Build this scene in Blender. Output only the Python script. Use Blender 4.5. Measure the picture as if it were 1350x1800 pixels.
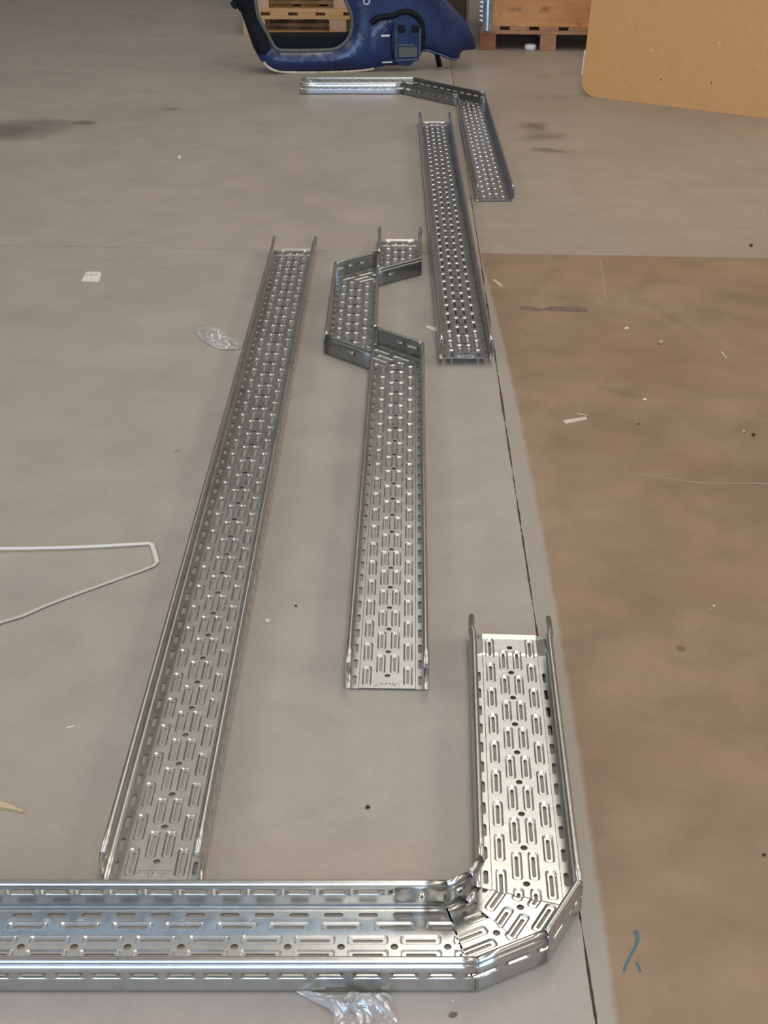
import bpy, bmesh, math, random
from mathutils import Vector, Matrix, noise

scn = bpy.context.scene
for o in list(bpy.data.objects):
    bpy.data.objects.remove(o)
C = scn.collection
R = math.radians

# ------------------------------------------------------------------ camera
FPX, TH, CH = 2271.0, R(29.31), 1.426
cd = bpy.data.cameras.new('camera')
cam = bpy.data.objects.new('camera', cd)
C.objects.link(cam)
cd.sensor_fit = 'HORIZONTAL'
cd.sensor_width = 36.0
cd.lens = 36.0 * FPX / 1350.0
cd.clip_start, cd.clip_end = 0.05, 100
cam.location = (0, 0, CH)
cam.rotation_euler = (math.pi / 2 - TH, 0, 0)
scn.camera = cam

# ------------------------------------------------------------------ view, daylight outside the hall, lamps
scn.view_settings.view_transform = 'Standard'
scn.view_settings.look = 'None'
scn.view_settings.gamma = 1.0
scn.view_settings.use_curve_mapping = False
scn.view_settings.exposure = -0.61

w = bpy.data.worlds.new('daylight')
scn.world = w
w.use_nodes = True
w.node_tree.nodes['Background'].inputs[0].default_value = (0.42, 0.64, 1.0, 1)
w.node_tree.nodes['Background'].inputs[1].default_value = 10.5

HX0, HX1, HY0, HY1, HZ = -11.0, 9.0, -7.0, 14.0, 5.2      # hall shell


def area(name, loc, rot, sx, sy, power, col, portal=False):
    l = bpy.data.lights.new(name, 'AREA')
    l.shape = 'RECTANGLE'
    l.size, l.size_y = sx, sy
    l.energy = power
    l.color = col
    if portal:
        l.cycles.is_portal = True
    o = bpy.data.objects.new(name, l)
    C.objects.link(o)
    o.location = loc
    o.rotation_euler = rot
    return o


# rows of fluorescent strips under the ceiling
LAMP = (1.0, 0.91, 0.79)
for (lx, ly, p) in ((0.65, -4.4, 110), (0.65, -1.2, 55), (0.65, 1.2, 45), (0.65, 4.3, 85)):
    area('ceiling_strip_light', (lx, ly, HZ - 0.25), (0, 0, 0), 0.9, 2.4, p, LAMP)
# unseen wide roof panels, added at the sides for softer shadows
for (lx, ly, p) in ((-5.4, -4.0, 150), (-5.4, 1.0, 190), (-5.4, 5.5, 45), (6.2, -4.0, 150), (6.2, 1.0, 190), (6.2, 6.6, 200)):
    area('added_rooflight', (lx, ly, HZ - 0.03), (0, 0, 0), 3.6, 3.6, p, LAMP)
# unseen rooflights, added so the tray floors reflect an even glow
area('added_rooflight', (0.75, 8.2, HZ - 0.03), (0, 0, 0), 2.6, 5.4, 80, (1.0, 0.96, 0.88))
area('added_rooflight', (-2.5, 7.6, HZ - 0.03), (0, 0, 0), 2.6, 6.6, 40, (1.0, 0.96, 0.88))
# open loading door behind the photographer: portal only guides the daylight sampling
DX0, DX1, DZ1 = -5.0, 2.5, 4.2
area('door_portal', ((DX0 + DX1) / 2, HY0 + 0.02, DZ1 / 2), (R(90), 0, R(180)), DX1 - DX0, DZ1, 1, (1, 1, 1), portal=True)


# ------------------------------------------------------------------ pixel -> place helpers (photo frame 1350 x 1800)
def ray(u, v):
    x, y = u - 675.0, v - 900.0
    return Vector((x, FPX * math.cos(TH) - y * math.sin(TH), -(FPX * math.sin(TH) + y * math.cos(TH))))


def at(u, v, z=0.0):
    d = ray(u, v)
    t = (z - CH) / d.z
    return Vector((d.x * t, d.y * t, z))


def at_plane(u, v, co, no):
    d = ray(u, v)
    o = Vector((0, 0, CH))
    t = (Vector(co) - o).dot(no) / d.dot(no)
    return o + d * t


# ------------------------------------------------------------------ materials
def mat(name, col=(0.5, 0.5, 0.5), rough=0.5, metal=0.0, **kw):
    m = bpy.data.materials.new(name)
    m.use_nodes = True
    b = m.node_tree.nodes['Principled BSDF']
    b.inputs['Base Color'].default_value = (*col, 1)
    b.inputs['Roughness'].default_value = rough
    b.inputs['Metallic'].default_value = metal
    for k, val in kw.items():
        b.inputs[k.replace('_', ' ')].default_value = val
    return m


class NT:
    """tiny node helper"""
    def __init__(self, m):
        self.m = m
        self.t = m.node_tree
        self.b = self.t.nodes['Principled BSDF']
        self.geo = self.t.nodes.new('ShaderNodeNewGeometry')
        self.tc = self.t.nodes.new('ShaderNodeTexCoord')

    def link(self, a, b):
        self.t.links.new(a, b)

    def noise(self, scale, detail=4, rough=0.55, vec=None, dist=0.0):
        n = self.t.nodes.new('ShaderNodeTexNoise')
        n.inputs['Scale'].default_value = scale
        n.inputs['Detail'].default_value = detail
        n.inputs['Roughness'].default_value = rough
        n.inputs['Distortion'].default_value = dist
        self.link(vec if vec is not None else self.geo.outputs['Position'], n.inputs['Vector'])
        return n.outputs['Fac']

    def mapping(self, scale=(1, 1, 1), loc=(0, 0, 0), rot=(0, 0, 0), src=None):
        n = self.t.nodes.new('ShaderNodeMapping')
        n.inputs['Location'].default_value = loc
        n.inputs['Rotation'].default_value = rot
        n.inputs['Scale'].default_value = scale
        self.link(src if src is not None else self.geo.outputs['Position'], n.inputs['Vector'])
        return n.outputs['Vector']

    def ramp(self, fac, stops):
        n = self.t.nodes.new('ShaderNodeValToRGB')
        e = n.color_ramp.elements
        while len(e) < len(stops):
            e.new(0.5)
        for i, (p, c) in enumerate(stops):
            e[i].position = p
            e[i].color = c if len(c) == 4 else (*c, 1)
        self.link(fac, n.inputs['Fac'])
        return n.outputs['Color']

    def mr(self, v, a, b, c=0.0, d=1.0):
        n = self.t.nodes.new('ShaderNodeMapRange')
        n.inputs['From Min'].default_value = a
        n.inputs['From Max'].default_value = b
        n.inputs['To Min'].default_value = c
        n.inputs['To Max'].default_value = d
        self.link(v, n.inputs['Value'])
        return n.outputs['Result']

    def math(self, op, a, b=None):
        n = self.t.nodes.new('ShaderNodeMath')
        n.operation = op
        for i, x in enumerate((a, b)):
            if x is None:
                continue
            if isinstance(x, (int, float)):
                n.inputs[i].default_value = x
            else:
                self.link(x, n.inputs[i])
        return n.outputs[0]

    def mix(self, fac, a, b, mode='MIX'):
        n = self.t.nodes.new('ShaderNodeMix')
        n.data_type = 'RGBA'
        n.blend_type = mode
        for sock, x in ((n.inputs[0], fac), (n.inputs[6], a), (n.inputs[7], b)):
            if isinstance(x, (int, float)):
                sock.default_value = x
            elif isinstance(x, tuple):
                sock.default_value = (*x, 1) if len(x) == 3 else x
            else:
                self.link(x, sock)
        return n.outputs[2]

    def xyz(self, src=None):
        n = self.t.nodes.new('ShaderNodeSeparateXYZ')
        self.link(src if src is not None else self.geo.outputs['Position'], n.inputs[0])
        return n.outputs

    def bump(self, h, strength=0.2, dist=0.002):
        n = self.t.nodes.new('ShaderNodeBump')
        n.inputs['Strength'].default_value = strength
        n.inputs['Distance'].default_value = dist
        self.link(h, n.inputs['Height'])
        self.link(n.outputs['Normal'], self.b.inputs['Normal'])

    def blob(self, x, y, rx, ry, rot=0.0, edge=0.5, wob=0.5, ns=9.0):
        """irregular stain mask centred on (x,y) in the ground plane"""
        mp = self.mapping(loc=(0, 0, 0))
        sub = self.t.nodes.new('ShaderNodeVectorMath')
        sub.operation = 'SUBTRACT'
        self.link(mp, sub.inputs[0])
        sub.inputs[1].default_value = (x, y, 0)
        rt = self.mapping(rot=(0, 0, -rot), src=sub.outputs[0])
        sc = self.mapping(scale=(1 / rx, 1 / ry, 0), src=rt)
        ln = self.t.nodes.new('ShaderNodeVectorMath')
        ln.operation = 'LENGTH'
        self.link(sc, ln.inputs[0])
        n = self.noise(ns, 5, 0.65)
        d = self.math('ADD', ln.outputs['Value'], self.math('MULTIPLY', self.math('SUBTRACT', n, 0.5), wob * 2))
        return self.mr(d, 1.0, 1.0 - edge)


# galvanised sheet
def galv(name, base, rough):
    m = mat(name, base, rough, 1.0)
    n = NT(m)
    sp = n.noise(60, 3, 0.6)
    big = n.noise(7, 4, 0.6)
    n.link(n.ramp(sp, [(0.3, tuple(c * 0.92 for c in base)), (0.7, tuple(min(1, c * 1.06) for c in base))]), n.b.inputs['Base Color'])
    n.link(n.mr(big, 0.3, 0.7, rough - 0.03, rough + 0.04), n.b.inputs['Roughness'])
    return m


GALV = galv('galvanised_steel', (0.60, 0.61, 0.595), 0.28)
GALV_DIM = galv('dimmed_galvanised_steel', (0.52, 0.53, 0.52), 0.30)  # darker copy of the steel: dim reflections of far trays put into colour
GALV_DARK = galv('shaded_galvanised_steel', (0.30, 0.32, 0.325), 0.30)  # darkest copy: dark reflections in the bend walls put into the colour
STEEL = mat('screw_steel', (0.75, 0.74, 0.70), 0.22, 1.0)


def floor_mat(name, c0, c1, c2, rough, band=False, stains=(), mott=0.55):
    m = mat(name, c0, rough)
    n = NT(m)
    a = n.noise(1.1, 6, 0.62)
    b = n.noise(6.5, 6, 0.65, dist=0.4)
    f = n.noise(95, 3, 0.6)
    col = n.ramp(a, [(0.32, c0), (0.52, c1), (0.72, c2)])
    col = n.mix(mott, col, n.ramp(b, [(0.3, (0.41, 0.41, 0.41)), (0.5, (0.5, 0.5, 0.5)), (0.72, (0.585, 0.58, 0.57))]), 'OVERLAY')
    col = n.mix(0.5, col, n.ramp(f, [(0.25, (0.46, 0.46, 0.46)), (0.75, (0.54, 0.54, 0.54))]), 'OVERLAY')
    # fine dark specks of grit
    sp = n.noise(170, 2, 0.5)
    gate = n.noise(9, 3, 0.5)
    sm = n.math('MULTIPLY', n.mr(sp, 0.735, 0.76), n.mr(gate, 0.5, 0.6))
    col = n.mix(n.math('MULTIPLY', sm, 0.45), col, (0.10, 0.085, 0.07))
    if band:      # uncoated grey strip left along the expansion joint
        xs = n.xyz()
        e = n.math('SUBTRACT', n.math('SUBTRACT', xs['X'], n.math('MULTIPLY', xs['Y'], 0.0166)), 0.2615)
        dy = n.math('SUBTRACT', xs['Y'], 2.4)
        e = n.math('ADD', e, n.math('MULTIPLY', n.math('MULTIPLY', dy, dy), 0.011))
        wob = n.math('MULTIPLY', n.math('SUBTRACT', n.noise(22, 5, 0.7), 0.5), 0.016)
        e = n.math('ADD', e, wob)
        col = n.mix(n.mr(e, 0.040, 0.050, 1, 0), col, (0.335, 0.30, 0.255))
    for (x, y, rx, ry, rot, edge, wobb, ns, amt, sc) in stains:
        k = n.blob(x, y, rx, ry, rot, edge, wobb, ns)
        col = n.mix(n.math('MULTIPLY', k, amt), col, sc)
    n.link(col, n.b.inputs['Base Color'])
    n.link(n.mr(n.noise(3.2, 5, 0.6), 0.3, 0.7, rough - 0.07, rough + 0.08), n.b.inputs['Roughness'])
    n.bump(n.noise(130, 4, 0.6), 0.10, 0.0012)
    return m


DARK = (0.07, 0.055, 0.045)
st_far_left = [(at(25, 228).x, at(25, 228).y, 0.34, 0.26, 0.5, 0.7, 0.55, 4, 0.65, DARK),
               (at(150, 216).x, at(150, 216).y, 0.07, 0.06, 0.2, 0.6, 0.6, 8, 0.5, DARK),
               (at(300, 192).x, at(300, 192).y, 0.06, 0.05, 0.2, 0.6, 0.6, 8, 0.4, DARK)]
st_far_right = [(at(938, 222).x, at(938, 222).y, 0.10, 0.13, 0.3, 0.8, 0.7, 9, 0.6, DARK),
                (at(955, 240).x, at(955, 240).y, 0.16, 0.09, 0.5, 0.8, 0.8, 9, 0.5, DARK),
                (at(970, 265).x, at(970, 265).y, 0.14, 0.05, -0.4, 0.7, 0.8, 9, 0.55, DARK),
                (at(957, 134).x, at(957, 134).y, 0.05, 0.05, 0.0, 0.7, 0.5, 9, 0.5, (0.3, 0.1, 0.07))]
st_brown = [(at(1310, 520).x, at(1310, 520).y, 0.28, 0.30, 0.0, 0.9, 0.6, 3, 0.22, (0.12, 0.075, 0.06)),
            (at(1200, 570).x, at(1200, 570).y, 0.03, 0.30, 0.35, 0.9, 0.4, 5, 0.22, (0.10, 0.07, 0.06)),
            (at(1090, 690).x, at(1090, 690).y, 0.08, 0.03, -0.5, 0.8, 0.8, 12, 0.2, DARK),
            (at(1197, 1140).x, at(1197, 1140).y, 0.012, 0.012, 0.0, 0.5, 0.4, 30, 0.6, DARK),
            (at(1340, 830).x, at(1340, 830).y, 0.14, 0.3, 0.0, 0.9, 0.6, 4, 0.25, (0.10, 0.075, 0.055))]
st_near = [(at(645, 1420).x, at(645, 1420).y, 0.005, 0.004, 0.0, 0.5, 0.3, 60, 0.8, DARK),
           (at(312, 793).x, at(312, 793).y, 0.010, 0.008, 0.0, 0.5, 0.3, 60, 0.5, DARK)]
FLOOR_GREY = floor_mat('coated_grey_concrete', (0.345, 0.312, 0.277), (0.365, 0.332, 0.296), (0.385, 0.352, 0.315), 0.42, stains=st_near)
FLOOR_FAR = floor_mat('far_grey_concrete', (0.338, 0.298, 0.256), (0.37, 0.328, 0.284), (0.395, 0.352, 0.307), 0.45, stains=st_far_left)
FLOOR_FAR_R = floor_mat('far_right_concrete', (0.305, 0.262, 0.215), (0.335, 0.288, 0.236), (0.36, 0.31, 0.256), 0.45, stains=st_far_right)
FLOOR_BROWN = floor_mat('worn_brown_concrete', (0.232, 0.150, 0.093), (0.275, 0.190, 0.122), (0.32, 0.233, 0.158), 0.48, band=True, stains=st_brown, mott=1.0)
DIRT = mat('joint_dirt', (0.11, 0.08, 0.056), 0.95)


def wood(name, c0, c1, scale=(1.2, 22, 22), rough=0.65, knots=0.0):
    m = mat(name, c0, rough)
    n = NT(m)
    g = n.noise(3.0, 5, 0.6, vec=n.mapping(scale=scale, src=n.tc.outputs['Object']), dist=0.6)
    col = n.ramp(g, [(0.3, c0), (0.7, c1)])
    if knots:
        k = n.noise(5.5, 3, 0.5, vec=n.mapping(scale=(1, 1, 2.0), src=n.tc.outputs['Object']))
        col = n.mix(n.math('MULTIPLY', n.mr(k, 0.60, 0.74), knots), col, tuple(c * 0.30 for c in c0))
    n.link(col, n.b.inputs['Base Color'])
    n.bump(g, 0.12, 0.002)
    return m


WOOD_PINE = wood('pine_board', (0.52, 0.30, 0.12), (0.66, 0.42, 0.19))
WOOD_BLOCK = wood('pine_block_end_grain', (0.50, 0.31, 0.19), (0.62, 0.41, 0.27), scale=(10, 10, 10))
WOOD_RED = wood('red_brown_pallet_wood', (0.27, 0.095, 0.035), (0.36, 0.15, 0.06), scale=(6, 6, 6))
WOOD_PALE = wood('pallet_wood', (0.34, 0.16, 0.075), (0.45, 0.24, 0.12), scale=(6, 6, 6))
PLY = wood('orange_plywood', (0.50, 0.205, 0.05), (0.64, 0.30, 0.092), scale=(1.0, 6, 6), rough=0.5, knots=0.8)
HARDBOARD = mat('tan_hardboard', (0.56, 0.31, 0.125), 0.55)
_n = NT(HARDBOARD)
_n.link(_n.ramp(_n.noise(45, 4, 0.6), [(0.3, (0.57, 0.302, 0.105)), (0.7, (0.63, 0.338, 0.122))]), _n.b.inputs['Base Color'])

BLUE = mat('blue_car_paint', (0.006, 0.022, 0.11), 0.3, 0.0, Coat_Weight=0.35, Coat_Roughness=0.2)
_n = NT(BLUE)
_d = _n.noise(7, 6, 0.65)
_n.link(_n.ramp(_d, [(0.35, (0.002, 0.011, 0.055)), (0.62, (0.004, 0.022, 0.105)), (0.84, (0.03, 0.065, 0.14))]), _n.b.inputs['Base Color'])
_n.link(_n.mr(_n.noise(9, 4, 0.6), 0.3, 0.75, 0.18, 0.5), _n.b.inputs['Roughness'])
BLACK = mat('black_paint_and_shade', (0.005, 0.006, 0.008), 0.6, Specular_IOR_Level=0.2)  # also stands in for shade on the pillar and in holes
SEAL = mat('grey_rubber_seal', (0.10, 0.105, 0.095), 0.6)
CREAM = mat('cream_sill_edge', (0.60, 0.50, 0.36), 0.45)
_n = NT(CREAM)
_n.link(_n.ramp(_n.noise(14, 4, 0.7), [(0.35, (0.36, 0.27, 0.17)), (0.6, (0.66, 0.57, 0.43))]), _n.b.inputs['Base Color'])
GREYBLUE = mat('worn_grey_blue_edge', (0.055, 0.085, 0.13), 0.5, 0.3)
WHITE = mat('white_plastic', (0.74, 0.71, 0.66), 0.4)
STRAPM = mat('white_strap_plastic', (0.66, 0.61, 0.55), 0.35)
PAPER = mat('white_paper', (0.72, 0.69, 0.63), 0.7)
PAPER_PINK = mat('pale_card', (0.62, 0.50, 0.42), 0.7)
INK = mat('grey_print', (0.28, 0.26, 0.24), 0.7)
STRAW = mat('pale_wood_chip', (0.52, 0.43, 0.28), 0.7)
STONE = mat('stone_crumb', (0.42, 0.36, 0.28), 0.9)
BLACKBIT = mat('black_crumb', (0.02, 0.017, 0.014), 0.8)
TAPE = mat('old_tape_residue', (0.145, 0.10, 0.078), 0.7)
_n = NT(TAPE)
_n.link(_n.ramp(_n.noise(30, 5, 0.7), [(0.3, (0.12, 0.085, 0.066)), (0.7, (0.20, 0.145, 0.11))]), _n.b.inputs['Base Color'])
BLUEMARK = mat('faded_blue_marker', (0.065, 0.135, 0.17), 0.6)
SCRATCH = mat('pale_scratch', (0.34, 0.255, 0.185), 0.8)
CARDBOX = mat('dark_brown_cardboard', (0.060, 0.042, 0.026), 0.8)
GREYBOX = mat('light_grey_card', (0.36, 0.35, 0.31), 0.7)
HALLWALL = mat('hall_wall', (0.50, 0.47, 0.43), 0.8)
CEIL = mat('hall_ceiling', (0.42, 0.40, 0.36), 0.85)

FILM = bpy.data.materials.new('clear_plastic_film')
FILM.use_nodes = True
_t = FILM.node_tree
_t.nodes.remove(_t.nodes['Principled BSDF'])
_o = _t.nodes['Material Output']
_tr = _t.nodes.new('ShaderNodeBsdfTransparent')
_tr.inputs[0].default_value = (0.95, 0.95, 0.95, 1)
_gl = _t.nodes.new('ShaderNodeBsdfGlossy')
_gl.inputs['Roughness'].default_value = 0.2
_df = _t.nodes.new('ShaderNodeBsdfDiffuse')
_df.inputs[0].default_value = (0.8, 0.79, 0.77, 1)
_m1 = _t.nodes.new('ShaderNodeMixShader')
_m1.inputs[0].default_value = 0.22
_m2 = _t.nodes.new('ShaderNodeMixShader')
_m2.inputs[0].default_value = 0.22
_t.links.new(_tr.outputs[0], _m1.inputs[1])
_t.links.new(_gl.outputs[0], _m1.inputs[2])
_t.links.new(_m1.outputs[0], _m2.inputs[1])
_t.links.new(_df.outputs[0], _m2.inputs[2])
_t.links.new(_m2.outputs[0], _o.inputs['Surface'])


# ------------------------------------------------------------------ object helpers
def link(name, me, m=None, parent=None):
    o = bpy.data.objects.new(name, me)
    C.objects.link(o)
    if m is not None:
        me.materials.append(m)
    if parent is not None:
        o.parent = parent
    return o


def from_bm(name, bm, m=None, parent=None, smooth=None):
    me = bpy.data.meshes.new(name)
    bm.to_mesh(me)
    bm.free()
    if smooth is not None:
        me.shade_smooth()
        me.set_sharp_from_angle(angle=R(smooth))
    return link(name, me, m, parent)


def tag(o, label, cat, group=None):
    o['label'] = label
    o['category'] = cat
    if group:
        o['group'] = group
    return o


def thing(name, loc, rz, label, cat, group=None):
    o = bpy.data.objects.new(name, None)
    C.objects.link(o)
    o.empty_display_size = 0.05
    o.location = loc
    o.rotation_euler = (0, 0, rz)
    return tag(o, label, cat, group)


def structure(o):
    o['kind'] = 'structure'
    return o


def box(bm, x0, x1, y0, y1, z0, z1):
    r = bmesh.ops.create_cube(bm, size=1.0)
    for v in r['verts']:
        v.co = Vector(((x0 + x1) / 2 + v.co.x * (x1 - x0), (y0 + y1) / 2 + v.co.y * (y1 - y0), (z0 + z1) / 2 + v.co.z * (z1 - z0)))
    return r['verts']


def box_obj(name, b, m, parent=None, bev=0.0, smooth=None):
    bm = bmesh.new()
    box(bm, *b)
    if bev:
        bmesh.ops.bevel(bm, geom=list(bm.edges), offset=bev, segments=2, affect='EDGES', profile=0.5)
    return from_bm(name, bm, m, parent, smooth)


def prism(bm, pts, z0, z1):
    """closed polygon (x,y) extruded z0..z1"""
    a = [bm.verts.new((p[0], p[1], z0)) for p in pts]
    b = [bm.verts.new((p[0], p[1], z1)) for p in pts]
    n = len(pts)
    bm.faces.new(b)
    bm.faces.new(a[::-1])
    for i in range(n):
        bm.faces.new((a[i], a[(i + 1) % n], b[(i + 1) % n], b[i]))


# ------------------------------------------------------------------ the hall: floor slabs with open joints, walls, ceiling
FLOOR = structure(box_obj('floor', (HX0, HX1, HY0, HY1, -0.20, -0.0042), DIRT))
rnd = random.Random(7)


def jv(y):                      # expansion joint running away from the viewer
    return 0.2615 + 0.0166 * y


def jh(x):                      # joint crossing the hall
    return 4.409 - 0.0535 * x


def rough_edge(pts, amp, step):
    out = []
    for i in range(len(pts) - 1):
        a, b = Vector(pts[i]), Vector(pts[i + 1])
        L = (b - a).length
        k = max(1, int(L / step))
        d = (b - a).normalized()
        nrm = Vector((-d.y, d.x))
        for j in range(k):
            p = a.lerp(b, j / k)
            s = noise.noise(Vector((p.x * 11, p.y * 11, amp * 1000))) + 0.7 * noise.noise(Vector((p.x * 60, p.y * 60, 3.0)))
            if j:
                p = p + nrm * amp * s
            out.append((p.x, p.y))
    return out


def slab(edge_pts, rest, m):
    bm = bmesh.new()
    prism(bm, edge_pts + rest, -0.0041, 0.0)
    bmesh.ops.triangulate(bm, faces=[f for f in bm.faces if len(f.verts) > 4])
    bmesh.ops.recalc_face_normals(bm, faces=list(bm.faces))
    return from_bm('slab', bm, m, FLOOR)


jy = jh(0.335)
g, gh = 0.0017, 0.0017
ym = 0.3


def vline(y0, y1, off):
    return [(jv(y0) + off, y0), (jv(y1) + off, y1)]


# left near
slab(rough_edge(vline(ym, jy - gh, -g), 0.0021, 0.010) + rough_edge([(jv(jy) - g, jy - gh), (-3.0, jh(-3.0) - gh)], 0.0012, 0.03),
     [(HX0, jh(HX0) - gh), (HX0, HY0), (jv(HY0) - g, HY0)], FLOOR_GREY)
# right near
slab(rough_edge([(3.0, jh(3.0) - gh * 0.6), (jv(jy) + g, jy - gh * 0.6)], 0.0008, 0.03) + rough_edge(vline(jy - gh, ym, g), 0.0021, 0.010),
     [(jv(HY0) + g, HY0), (HX1, HY0), (HX1, jh(HX1) - gh * 0.6)], FLOOR_BROWN)
# right far
slab(rough_edge(vline(9.0, jy + gh, g * 0.8), 0.0010, 0.02) + rough_edge([(jv(jy) + g, jy + gh * 0.6), (3.0, jh(3.0) + gh * 0.6)], 0.0008, 0.03),
     [(HX1, jh(HX1) + gh * 0.6), (HX1, HY1), (jv(HY1) + g * 0.8, HY1)], FLOOR_FAR_R)
# left far
slab(rough_edge([(-3.0, jh(-3.0) + gh), (jv(jy) - g, jy + gh)], 0.0010, 0.03) + rough_edge(vline(jy + gh, 9.0, -g * 0.8), 0.0010, 0.02),
     [(jv(HY1) - g * 0.8, HY1), (HX0, HY1), (HX0, jh(HX0) + gh)], FLOOR_FAR)

T = 0.2
structure(box_obj('wall_left', (HX0 - T, HX0, HY0, HY1, 0, HZ), HALLWALL))
structure(box_obj('wall_right', (HX1, HX1 + T, HY0, HY1, 0, HZ), HALLWALL))
structure(box_obj('wall_back', (HX0 - T, HX1 + T, HY1, HY1 + T, 0, HZ), HALLWALL))
bm = bmesh.new()
box(bm, HX0 - T, DX0, HY0 - T, HY0, 0, HZ)
box(bm, DX1, HX1 + T, HY0 - T, HY0, 0, HZ)
box(bm, DX0, DX1, HY0 - T, HY0, DZ1, HZ)
structure(from_bm('wall_front', bm, HALLWALL))
structure(box_obj('ceiling', (HX0 - T, HX1 + T, HY0 - T, HY1 + T, HZ, HZ + T), CEIL))

# ------------------------------------------------------------------ perforated cable tray (pattern in mm, 3 m long, 150 x 60)
ROW = 75.0
Z0 = 4.3          # top of the floor sheet above the ground
ZS = 3.1          # outer slotted strips, just below the crease


def rrect(cx, cy, w, l, r, k=3):
    """rounded rectangle as four corner arcs, counter-clockwise from (+,+)"""
    r = min(r, w / 2 - 1e-4, l / 2 - 1e-4)
    cs = []
    for (sx, sy, a0) in ((1, 1, 0), (-1, 1, 90), (-1, -1, 180), (1, -1, 270)):
        ox, oy = cx + sx * (w / 2 - r), cy + sy * (l / 2 - r)
        cs.append([(ox + r * math.cos(R(a0 + 90 * i / k)), oy + r * math.sin(R(a0 + 90 * i / k))) for i in range(k + 1)])
    return cs


def cell(bm, rect, loops, to3):
    """rectangular sheet cell with nested loops; the last loop stays open (a hole)"""
    x0, x1, y0, y1 = rect
    rc = [bm.verts.new(to3(x, y, 0)) for (x, y) in ((x1, y1), (x0, y1), (x0, y0), (x1, y0))]
    if not loops:
        bm.faces.new(rc)
        return
    prev = None
    for (cs, dz) in loops:
        vs = [[bm.verts.new(to3(p[0], p[1], dz)) for p in arc] for arc in cs]
        if prev is None:
            for i in range(4):
                for j in range(len(vs[i]) - 1):
                    bm.faces.new((rc[i], vs[i][j + 1], vs[i][j]))
                i2 = (i + 1) % 4
                bm.faces.new((rc[i], rc[i2], vs[i2][0], vs[i][-1]))
        else:
            fa = [v for arc in prev for v in arc]
            fb = [v for arc in vs for v in arc]
            n = len(fa)
            for j in range(n):
                bm.faces.new((fa[j], fa[(j + 1) % n], fb[(j + 1) % n], fb[j]))
        prev = vs


def pocket(cx, cy):
    return [(rrect(cx, cy, 17.2, 59, 5.2), 0), (rrect(cx, cy, 15.6, 57.4, 4.6), -0.35),
            (rrect(cx, cy, 12.2, 54.0, 3.6), -2.2), (rrect(cx, cy, 11.0, 52.8, 3.2), -2.55), (rrect(cx, cy, 5.6, 43, 2.75), -2.55)]


def floor_cells(bm, ya, yb):
    f0 = lambda x, y, dz: (x / 1000, y / 1000, (Z0 + dz) / 1000)
    fs = lambda x, y, dz: (x / 1000, y / 1000, (ZS + dz) / 1000)
    k0, k1 = int(math.floor(ya / ROW)) - 1, int(math.ceil(yb / ROW)) + 1
    for k in range(k0, k1):
        y = k * ROW
        if 0 <= k < 40:
            for s in (-1, 1):
                r = (-51, -25) if s < 0 else (25, 51)
                cell(bm, (r[0], r[1], y, y + 75), pocket(s * 37.5, y + 37.5), f0)
            cell(bm, (-25, 25, y + 29.8, y + 45.2), [(rrect(0, y + 37.5, 11, 11, 5.5, 4), 0)], f0)
        ya_, yb_ = max(0, y + 45.2), min(3000, y + 104.8)
        if yb_ - ya_ > 50:
            for s in (-1, 1):
                r = (-25, 0) if s < 0 else (0, 25)
                cell(bm, (r[0], r[1], y + 45.2, y + 104.8), pocket(s * 12.7, y + 75), f0)
        elif yb_ > ya_:
            cell(bm, (-25, 25, ya_, yb_), [], f0)
    y = math.floor(ya / 50) * 50 - 50
    while y < yb + 50:
        a, b = max(0, y), min(3000, y + 50)
        if b > a:
            for s in (-1, 1):
                x0, x1 = (52, 67) if s > 0 else (-67, -52)
                full = (b - a > 49) and y < 2860
                cell(bm, (x0, x1, a, b), [(rrect(s * 60, y + 25, 7.5, 28, 3.6), 0)] if full else [], fs)
                q = [(51 * s, a, Z0), (51.7 * s, a, Z0 - 0.5), (52 * s, a, ZS)]
                for i in range(2):
                    vs = [bm.verts.new((q[i + d][0] / 1000, yy / 1000, q[i + d][2] / 1000)) for (d, yy) in ((0, a), (1, a), (1, b), (0, b))]
                    bm.faces.new(vs)
        y += 50


LOW = [(67, ZS), (73.2, ZS), (74.3, ZS + 0.5), (74.9, ZS + 1.4), (75, ZS + 2.4), (75, 26)]
HIGH = [(75, 40), (75, 47), (74.3, 48.6), (72.7, 50.1), (72.0, 51.2)] + [(69.5 + 4.5 * math.cos(R(a_)), 55.5 + 4.5 * math.sin(R(a_))) for a_ in range(-48, 265, 24)]


def wall_cells(bm, ya, yb, s, solid=False):
    y = math.floor(ya / 50) * 50 - 50
    while y < yb + 50:
        a, b = max(0, y), min(3000, y + 50)
        if b > a:
            for prof in (LOW, HIGH):
                for i in range(len(prof) - 1):
                    p, q = prof[i], prof[i + 1]
                    vs = [bm.verts.new((s * x / 1000, yy / 1000, z / 1000)) for (x, z, yy) in ((p[0], p[1], a), (p[0], p[1], b), (q[0], q[1], b), (q[0], q[1], a))]
                    bm.faces.new(vs)
            f = lambda x, yy, dz: (s * 0.075, yy / 1000, x / 1000)
            kind = 'slot' if solid is False else solid.get((s, int(y)))
            if b - a < 49 or kind is None:
                lp = []
            elif kind == 'slot':
                lp = [(rrect(33, y + 25, 7.5, 30, 3.6), 0)]
            else:
                lp = [(rrect(35, y + 18, 8, 8, 4), 0)]
            cell(bm, (26, 40, a, b), lp, f)
        y += 50


def cut(bm, co, no):
    g_ = list(bm.verts) + list(bm.edges) + list(bm.faces)
    bmesh.ops.bisect_plane(bm, geom=g_, plane_co=co, plane_no=no, clear_outer=True)


def slit(bm, y):
    g_ = list(bm.verts) + list(bm.edges) + list(bm.faces)
    bmesh.ops.bisect_plane(bm, geom=g_, plane_co=(0, y / 1000, 0), plane_no=(0, 1, 0))


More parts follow.
